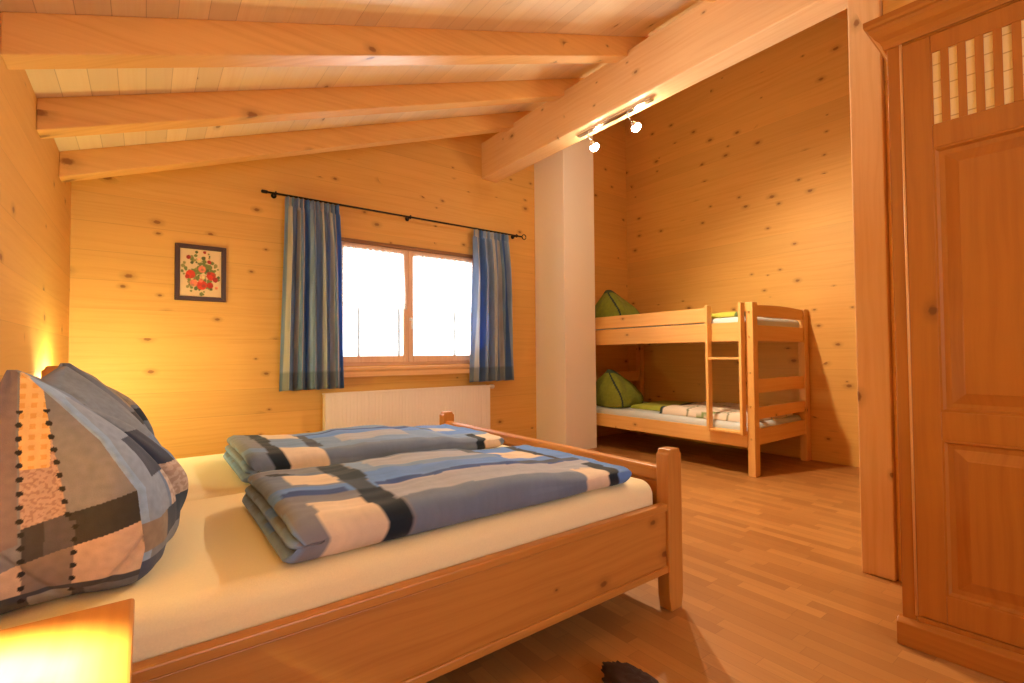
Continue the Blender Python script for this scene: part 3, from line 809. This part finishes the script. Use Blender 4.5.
# ------------------------------------------------------------------ bedside tables and lamps
def nightstand(x0, x1, y0, y1, zt, label, group):
    t = thing('bedside_table', ((x0 + x1) / 2, (y0 + y1) / 2, 0), label, 'bedside table', group)
    MB().box(x0, x1, y0, y1, zt - .022, zt).build('tabletop', M['bed_y'], t, bevel=.006)
    MB().box(x0 + .01, x1 - .02, y0 + .015, y0 + .035, .06, zt - .022).box(x0 + .01, x1 - .02, y1 - .035, y1 - .015, .06, zt - .022).box(x0 + .01, x0 + .03, y0 + .035, y1 - .035, .06, zt - .022).box(x0 + .03, x1 - .02, y0 + .035, y1 - .035, .06, .08).box(x0 + .03, x1 - .02, y0 + .035, y1 - .035, .36, .376).build('body', M['bed_z'], t, bevel=.003)
    for yy in (y0 + .02, y1 - .06):
        for xx in (x0 + .015, x1 - .065): MB().box(xx, xx + .04, yy, yy + .04, 0, .06).build('leg', M['bed_z'], t)
    d = MB().box(x1 - .036, x1 - .014, y0 + .038, y1 - .038, .382, zt - .028).build('drawer', M['bed_y'], t, bevel=.004)
    MB().lathe((x1 - .014, (y0 + y1) / 2, .48), [(.006, 0), (.006, .012), (.013, .016), (.013, .024), (.006, .028)], 'x', 16).build('knob', M['bed_z'], d)
nightstand(-.415, -.012, .80, 1.250, .62, 'brightly lit honey wood bedside table in the lower left corner', 'bedside tables')
nightstand(-.415, -.012, 3.335, 3.785, .62, 'bedside table hidden behind the bed on the window side', 'bedside tables')
def bedlamp(x, y, z0, label, mat, shade=False):
    l = thing('bedside_lamp', (x, y, z0), label, 'lamp', 'bedside lamps')
    MB().lathe((x, y, z0), [(.048, 0), (.048, .008), (.010, .016), (.008, .155), (.016, .157), (.016, .165)], 'z', 24).build('base', M['brass'], l)
    if shade:
        sh = MB(); n = 32; vv = []
        for r, t in ((.064, .150), (.050, .30), (.0475, .30), (.0615, .150)):
            vv += [(x + r * math.cos(2 * PI * i / n), y + r * math.sin(2 * PI * i / n), z0 + t) for i in range(n)]
        sh.add(vv, [(k * n + i, k * n + (i + 1) % n, ((k + 1) % 4) * n + (i + 1) % n, ((k + 1) % 4) * n + i) for k in range(4) for i in range(n)], True)
        sh.tube([(x - .06, y, z0 + .16), (x + .06, y, z0 + .16)], .003, 6)
        sh.build('lamp_shade', M['shade'], l)
        point('bedside_lamp_light', (x, y, z0 + .215), 75, (1.0, .97, .52), .02)
    else:
        MB().lathe((x, y, z0), [(.012, .150), (.012, .235), (.018, .240), (.034, .248), (.048, .270), (.052, .295), (.048, .320), (.034, .342), (.012, .350)], 'z', 32).build('glass_globe', mat, l)
bedlamp(-.235, .97, .62, 'lit bedside lamp on the near bedside table, just outside the view', None, True)
bedlamp(-.345, 3.56, .62, 'lit bedside lamp glowing behind the far pillow', M['globe_far'])

# ------------------------------------------------------------------ bunk bed
bk = thing('bunk_bed', (4.82, 3.25, 0), 'light pine bunk bed with ladder against the right wall', 'bunk bed')
X0, X1, Y0, Y1 = 4.285, 5.415, 2.160, 4.29
for x0, x1, zt in ((X0, X0 + .088, 1.548), (X1 - .088, X1, 1.535)):
    for y0 in (Y0, Y1 - .068):
        MB().box(x0, x1, y0, y0 + .068, 0, zt).build('bunk_post', M['bunk_z'], bk, bevel=.006)
def bolt(p, par): MB().lathe(p, [(.009, 0), (.009, -.004), (.005, -.006)], 'x', 12).build('bolt', M['brass'], par)
for zz in (.33, .62, .92, 1.24, 1.46): bolt((X0, Y0 + .034, zz), bk)
gr = MB().box(X0 + .002, X0 + .026, 2.565, Y1 - .068, 1.388, 1.527).build('guard_rail', M['bunk_y'], bk, bevel=.006)
for za, zb in ((1.20, 1.376), (.250, .396)):
    MB().box(X0 + .002, X0 + .028, Y0 + .068, Y1 - .068, za, zb).build('side_rail', M['bunk_y'], bk, bevel=.005)
    MB().box(X1 - .03, X1 - .004, Y0 + .068, Y1 - .068, za, zb).build('side_rail', M['bunk_y'], bk, bevel=.005)
for ye in (Y0 + .014, Y1 - .040):
    xa, xb = X0 + .088, X1 - .088
    topz = [(xa + (xb - xa) * i / 20, 1.525 + .014 * math.sin(PI * i / 20)) for i in range(21)]
    MB().prism([(xa, 1.422), (xb, 1.422)] + topz[::-1], 'y', ye, ye + .026).build('end_board', M['bunk_x'], bk, bevel=.005)
    for za, zb in ((1.20, 1.345), (.732, .860), (.500, .606), (.270, .414)):
        MB().box(xa, xb, ye, ye + .026, za, zb).build('end_board', M['bunk_x'], bk, bevel=.005)
for za in (1.235, .275):
    s_ = MB()
    for i in range(14): s_.box(X0 + .028, X1 - .03, Y0 + .10 + i * .14, Y0 + .17 + i * .14, za, za + .018)
    s_.build('bed_slats', M['bunk_x'], bk)
ld = MB().box(X0 - .070, X0 + .001, 2.555, 2.581, .365, 1.545).box(X0 - .070, X0 + .001, 2.232, 2.258, .365, 1.545).box(X0 - .062, X0 - .008, 2.258, 2.555, .372, .394).build('ladder', M['bunk_z'], bk, bevel=.004)
MB().box(X0 - .062, X0 - .008, 2.258, 2.555, 1.035, 1.057).build('ladder_rung', M['bunk_y'], ld, bevel=.003)

soft_box(X0 + .035, X1 - .035, Y0 + .05, Y1 - .05, .296, .452, .05, 11, 'mattress', M['white_sheet'], 'pale grey mattress on the lower bunk', 'mattress', 'mattresses on the bunk bed', .006)
soft_box(X0 + .035, X1 - .035, Y0 + .05, Y1 - .05, 1.256, 1.424, .05, 15, 'mattress', M['white_sheet'], 'pale mattress on the upper bunk', 'mattress', 'mattresses on the bunk bed', .006)

GREEN, LIME, DTEAL = (.24, .30, .035), (.40, .45, .05), (.016, .045, .045)
def greencol(cr):
    def fn(s, t, x, y, z):
        k = .93 + .18 * noise.noise((x * 40, y * 40, z * 40))
        c = GREEN
        a = abs((s * 4 + .35 + t * .35) % 1 - .5)
        if a < .030: c = DTEAL
        if t > .90: c = (.05, .09, .05)
        return tuple(q * k for q in c)
    return fn
def bunkpillow(cx, cy, zb, h, sc, label, seed):
    b = [(-.33, -.33), (-.12, -.36), (.14, -.36), (.30, -.30), (.35, -.05), (.33, .22), (.22, .33), (-.05, .34), (-.28, .31), (-.36, .05)]
    m = [(p[0] * 1.08, p[1] * 1.08) for p in b]
    tp = [(-.24, -.06), (-.10, -.07), (.05, -.065), (.20, -.03), (.22, .02), (.18, .05), (.08, .06), (-.05, .06), (-.18, .05), (-.25, .02)]
    g_ = lambda P: [(cx + p[0] * sc, cy + p[1] * sc) for p in P]
    return tent(g_(b), g_(m), g_(tp), zb, zb + h, lambda p: zb + h * (1 - .34 * min(1, max(0, (p.x - cx) / sc / .46 + .5)) ** 1.3), seed, greencol(0), 'pillow', M['patch'], label, 'pillow', 'green pillows on the bunk bed', nrow=60, N=200, wr=.014)
bunkpillow(4.58, 3.98, .468, .44, .64, 'plumped green pillow with dark piping on the lower bunk by the column', 21)
bunkpillow(4.58, 3.98, 1.440, .42, .62, 'plumped green pillow on the upper bunk by the column', 33)

def blanket(x0, x1, y0, y1, z0, h, seed, colfn, label, cat='blanket', name='folded_blanket'):
    nx, ny = 60, 60; v = []; col = []
    for side in (0, 1):
        for j in range(ny + 1):
            for i in range(nx + 1):
                s, t = i / nx, j / ny
                e = min(s, 1 - s, t, 1 - t) * 2
                x = x0 + (x1 - x0) * s + .012 * noise.noise((t * 5, seed, s * 3)); y = y0 + (y1 - y0) * t + .012 * noise.noise((s * 5, seed + 3, t))
                rr = .16
                hh = h * math.sqrt(max(0, 1 - (max(0, rr - e) / rr) ** 2))
                z = z0 + .002 if side == 0 else z0 + .004 + hh * (1 + .25 * noise.noise((s * 5 + seed, t * 5, 0))) 
                v.append((x, y, z)); col.append(colfn(s, t))
    n = (nx + 1) * (ny + 1); f = []
    for j in range(ny):
        for i in range(nx):
            a = j * (nx + 1) + i
            f += [(a, a + 1, a + nx + 2, a + nx + 1), (n + a, n + a + 1, n + a + nx + 2, n + a + nx + 1)]
    bd = [i for i in range(nx + 1)] + [j * (nx + 1) + nx for j in range(1, ny + 1)] + [ny * (nx + 1) + i for i in range(nx - 1, -1, -1)] + [j * (nx + 1) for j in range(ny - 1, 0, -1)]
    f += [(bd[i], bd[(i + 1) % len(bd)], n + bd[(i + 1) % len(bd)], n + bd[i]) for i in range(len(bd))]
    return solo(MB().add(v, f, True, col), ((x0 + x1) / 2, (y0 + y1) / 2, z0), name, M['patch'], label, cat)
def lime(s, t):
    return DTEAL if t < .12 else tuple(q * (.95 + .1 * noise.noise((s * 9, t * 9, 0))) for q in LIME)
blanket(4.50, 5.25, 3.25, 3.72, .464, .045, 2, lime, 'folded lime green blanket beside the green pillow on the lower bunk')
def whitec(s, t):
    c = (.80, .70, .60)
    if abs((s * 3 + t) % 1 - .5) < .035: c = (.25, .33, .12)
    if abs((t * 2.3 - s * .4) % 1 - .5) < .02: c = (.20, .22, .14)
    if t > .95: c = DTEAL
    return c
blanket(4.36, 5.25, 2.25, 3.22, .458, .075, 5, whitec, 'white duvet with green lines spread on the lower bunk behind the ladder', 'duvet', 'duvet')
def ylime(s, t): return (.50, .52, .07) if t > .1 else (.10, .16, .06)
blanket(4.36, 5.2, 2.30, 2.95, 1.432, .050, 8, ylime, 'folded yellow green blanket on the upper bunk by the ladder')

# ------------------------------------------------------------------ wardrobe
wd = thing('wardrobe', (2.30, .614, 0), 'tall orange brown wooden wardrobe at the right edge with slotted door', 'wardrobe')
FXW, WY1, WY0 = 2.300, .614, -.50
wd.rotation_euler = (0, 0, math.radians(3.0))
xb = 2.83
cb = MB().box(FXW + .02, xb, WY1 - .022, WY1, .085, 2.33).box(FXW + .02, xb, WY0, WY0 + .022, .085, 2.33).box(xb - .012, xb, WY0 + .022, WY1 - .022, .085, 2.33)
cb.box(FXW + .02, xb - .012, WY0 + .022, WY1 - .022, 2.30, 2.33).box(FXW + .02, xb - .012, WY0 + .022, WY1 - .022, .085, .105)
cb.build('carcass', M['ward_z'], wd)
ff = MB().box(FXW, FXW + .022, .570, WY1, .085, 2.33).box(FXW, FXW + .022, WY0, WY0 + .07, .085, 2.33).box(FXW, FXW + .022, WY0 + .07, .570, 2.266, 2.33).box(FXW, FXW + .022, WY0 + .07, .570, .085, .118)
ff.build('face_frame', M['ward_z'], wd, bevel=.005)
MB().tube([(FXW - .001, .5705, .118), (FXW - .001, .5705, 2.272)], .0045, 8).build('door_edge_highlight', M['ward_highlight'], wd)  # pale strip painting in the highlight where the door edge catches light
# plinth
MB().box(FXW - .025, xb, WY0 - .02, WY1 + .014, 0, .086).prism([(FXW - .025, .086), (FXW - .005, .098), (FXW + .02, .098), (FXW + .02, .086)], 'y', WY0 - .02, WY1 + .014).build('plinth', M['ward_y'], wd, bevel=.004)
# mitred cornice swept round front and both ends
prof = [(0, 2.272), (.008, 2.272), (.011, 2.287), (.018, 2.302), (.032, 2.317), (.044, 2.338), (.047, 2.350), (.056, 2.354), (.060, 2.364), (.060, 2.384), (0, 2.384)]
v = []
for o_, z in prof:
    v += [(xb, WY1 + o_, z), (FXW - o_, WY1 + o_, z), (FXW - o_, WY0 - o_, z), (xb, WY0 - o_, z)]
n = len(prof)
f = [(i * 4 + k, i * 4 + k + 1, ((i + 1) % n) * 4 + k + 1, ((i + 1) % n) * 4 + k) for i in range(n) for k in range(3)]
f += [tuple(i * 4 for i in range(n)), tuple(i * 4 + 3 for i in range(n))]
MB().add(v, f).box(FXW, xb, WY0, WY1, 2.36, 2.384).build('cornice', M['ward_y'], wd)
def wdoor(ya, yb, knob_y):
    fx = FXW - .006; bx = FXW + .016
    st = .082
    d = MB().box(fx, bx, ya, ya + st, .122, 2.262).box(fx, bx, yb - st, yb, .122, 2.262)
    for za, zb in ((.122, .222), (.778, .880), (1.842, 1.930), (2.196, 2.262)): d.box(fx, bx, ya + st, yb - st, za, zb)
    d = d.build('wardrobe_door', M['ward_z'], wd, bevel=.003)
    for za, zb in ((.222, .778), (.880, 1.842)):
        p0, p1 = ya + st, yb - st
        def rect(ins, x): return [(x, p0 + ins, za + ins), (x, p1 - ins, za + ins), (x, p1 - ins, zb - ins), (x, p0 + ins, zb - ins)]
        # ovolo moulding into the frame, sunk field, then raised centre
        steps = [(-.002, fx + .002), (.006, fx + .001), (.014, fx + .012), (.030, fx + .013), (.064, fx + .003), (.068, fx + .001)]
        vv = [p for s_, x in steps for p in rect(s_, x)]
        fc = [(i * 4 + k, i * 4 + (k + 1) % 4, (i + 1) * 4 + (k + 1) % 4, (i + 1) * 4 + k) for i in range(len(steps) - 1) for k in range(4)]
        L_ = (len(steps) - 1) * 4; fc += [(L_, L_ + 1, L_ + 2, L_ + 3)]
        bk_ = len(vv); vv += rect(-.002, bx - .001); fc += [(bk_, bk_ + 1, bk_ + 2, bk_ + 3)] + [(k, (k + 1) % 4, bk_ + (k + 1) % 4, bk_ + k) for k in range(4)]
        MB().add(vv, fc).build('door_panel', M['ward_z'], d)
    g_ = MB(); yy = yb - st - .005; g_.box(fx + .001, fx + .0068, yy, yb - st, 1.930, 2.196)
    k = 0
    while yy - .0455 > ya + st:
        # slat after each slot
        s1 = yy
        g_.box(fx + .001, fx + .0068, s1 - .0455, s1 - .0225, 1.930, 2.196)
        yy -= .0455; k += 1
    g_.build('grille_slats', M['ward_z'], d)
    MB().box(fx + .007, fx + .012, ya + st, yb - st, 1.930, 2.196).build('cane_backing', M['cane'], d)
    MB().lathe((fx, knob_y, 1.12), [(.007, 0), (.007, -.014), (.016, -.02), (.016, -.03), (.008, -.036)], 'x', 16).build('knob', M['ward_z'], d)
wdoor(.068, .566, .105)
wdoor(-.428, .064, .028)

# ------------------------------------------------------------------ slipper on the floor
v = []; f = []; nu, nv = 28, 28
cx, cy = 1.255, 1.03
for j in range(nv + 1):
    for i in range(nu):
        th = PI * j / nv; ph = 2 * PI * i / nu
        x, y, z = math.sin(th) * math.cos(ph), math.sin(th) * math.sin(ph), math.cos(th)
        r = 1 + .20 * noise.noise((x * 4, y * 4, z * 4)) + .13 * noise.noise((x * 11, y * 11, z * 11))
        p = Vector((x * .062 * r, y * .13 * r, z * .040 * r + .038))
        v.append((cx + p.x, cy + p.y, max(.001, p.z)))
f = [(j * nu + i, j * nu + (i + 1) % nu, (j + 1) * nu + (i + 1) % nu, (j + 1) * nu + i) for j in range(nv) for i in range(nu)]
solo(MB().add(v, f, True), (cx, cy, 0), 'slipper', M['fur'], 'dark brown furry slipper lying on the floor beside the bed', 'slipper')

# ------------------------------------------------------------------ light
W = bpy.data.worlds.new('daylight'); S.world = W; W.use_nodes = True
bg = W.node_tree.nodes['Background']; bg.inputs[0].default_value = (.93, .97, 1.0, 1); bg.inputs[1].default_value = 2.4
WARM = (1.0, .77, .50)
def spotl(name, loc, tgt, w, col, ang=165, r=.03):
    l = bpy.data.lights.new(name, 'SPOT'); l.energy = w; l.color = col; l.shadow_soft_size = r; l.spot_size = math.radians(ang); l.spot_blend = 1.0
    o = bpy.data.objects.new(name, l); COL.objects.link(o); o.location = loc
    o.rotation_euler = (Vector(tgt) - Vector(loc)).to_track_quat('-Z', 'Y').to_euler(); return o
spotl('spot_lamp_light', c1, (1.3, 1.9, .4), 150, WARM, 130)
spotl('spot_lamp_light', c2, (4.9, 1.6, .9), 112, WARM, 120)
spotl('spot_lamp_light', c2, (2.4, 1.0, .0), 60, WARM, 140)
point('spot_lamp_glow', c1 + Vector((0, 0, .03)), 8, WARM, .03)
point('spot_lamp_glow', c2 + Vector((0, 0, .03)), 10, WARM, .03)
area('outdoor_daylight', (5.2, 6.6, .7), (0, 0, 0), 2.0, 1.6, 2000, (.95, .98, 1.0)).rotation_euler = (Vector((1.6, 3.6, 1.7)) - Vector((5.2, 6.6, .7))).to_track_quat('-Z', 'Y').to_euler()
area('outdoor_fill_light', (1.0, 7.0, .25), (0, 0, 0), 1.6, 1.0, 480, (.97, .98, 1.0)).rotation_euler = (Vector((2.2, 4.4, 1.7)) - Vector((1.0, 7.0, .25))).to_track_quat('-Z', 'Y').to_euler()  # added fill aimed through the window to lift beam and ceiling
area('behind_camera_fill', ((FX0 + FX1) / 2, YF - .2, 1.6), (PI / 2, 0, 0), 1.7, 1.25, 6, (1.0, .95, .88))  # added soft fill from behind the camera, no known window there

# ------------------------------------------------------------------ camera
yaw, pit, rol = math.radians(36.937), math.radians(1.485), math.radians(-.446)
fwd = Vector((math.sin(yaw) * math.cos(pit), math.cos(yaw) * math.cos(pit), math.sin(pit)))
rt = Vector((math.cos(yaw), -math.sin(yaw), 0)); up = rt.cross(fwd)
r2 = rt * math.cos(rol) + up * math.sin(rol); u2 = -rt * math.sin(rol) + up * math.cos(rol)
cam = bpy.data.cameras.new('camera'); co = bpy.data.objects.new('camera', cam); COL.objects.link(co)
mt = Matrix((r2, u2, -fwd)).transposed().to_4x4(); mt.translation = Vector((0, 0, 1.10))
co.matrix_world = mt
cam.sensor_width = 36; cam.lens = 36 * 487.84 / 1024; cam.clip_start = .02
S.camera = co
S.view_settings.view_transform = 'Standard'; S.view_settings.look = 'None'
S.view_settings.exposure = 0.92; S.view_settings.gamma = 1.0; S.view_settings.use_curve_mapping = False
S.cycles.max_bounces = 10; S.cycles.diffuse_bounces = 6; S.cycles.transparent_max_bounces = 12
S.cycles.use_denoising = True
S.cycles.sample_clamp_indirect = 8
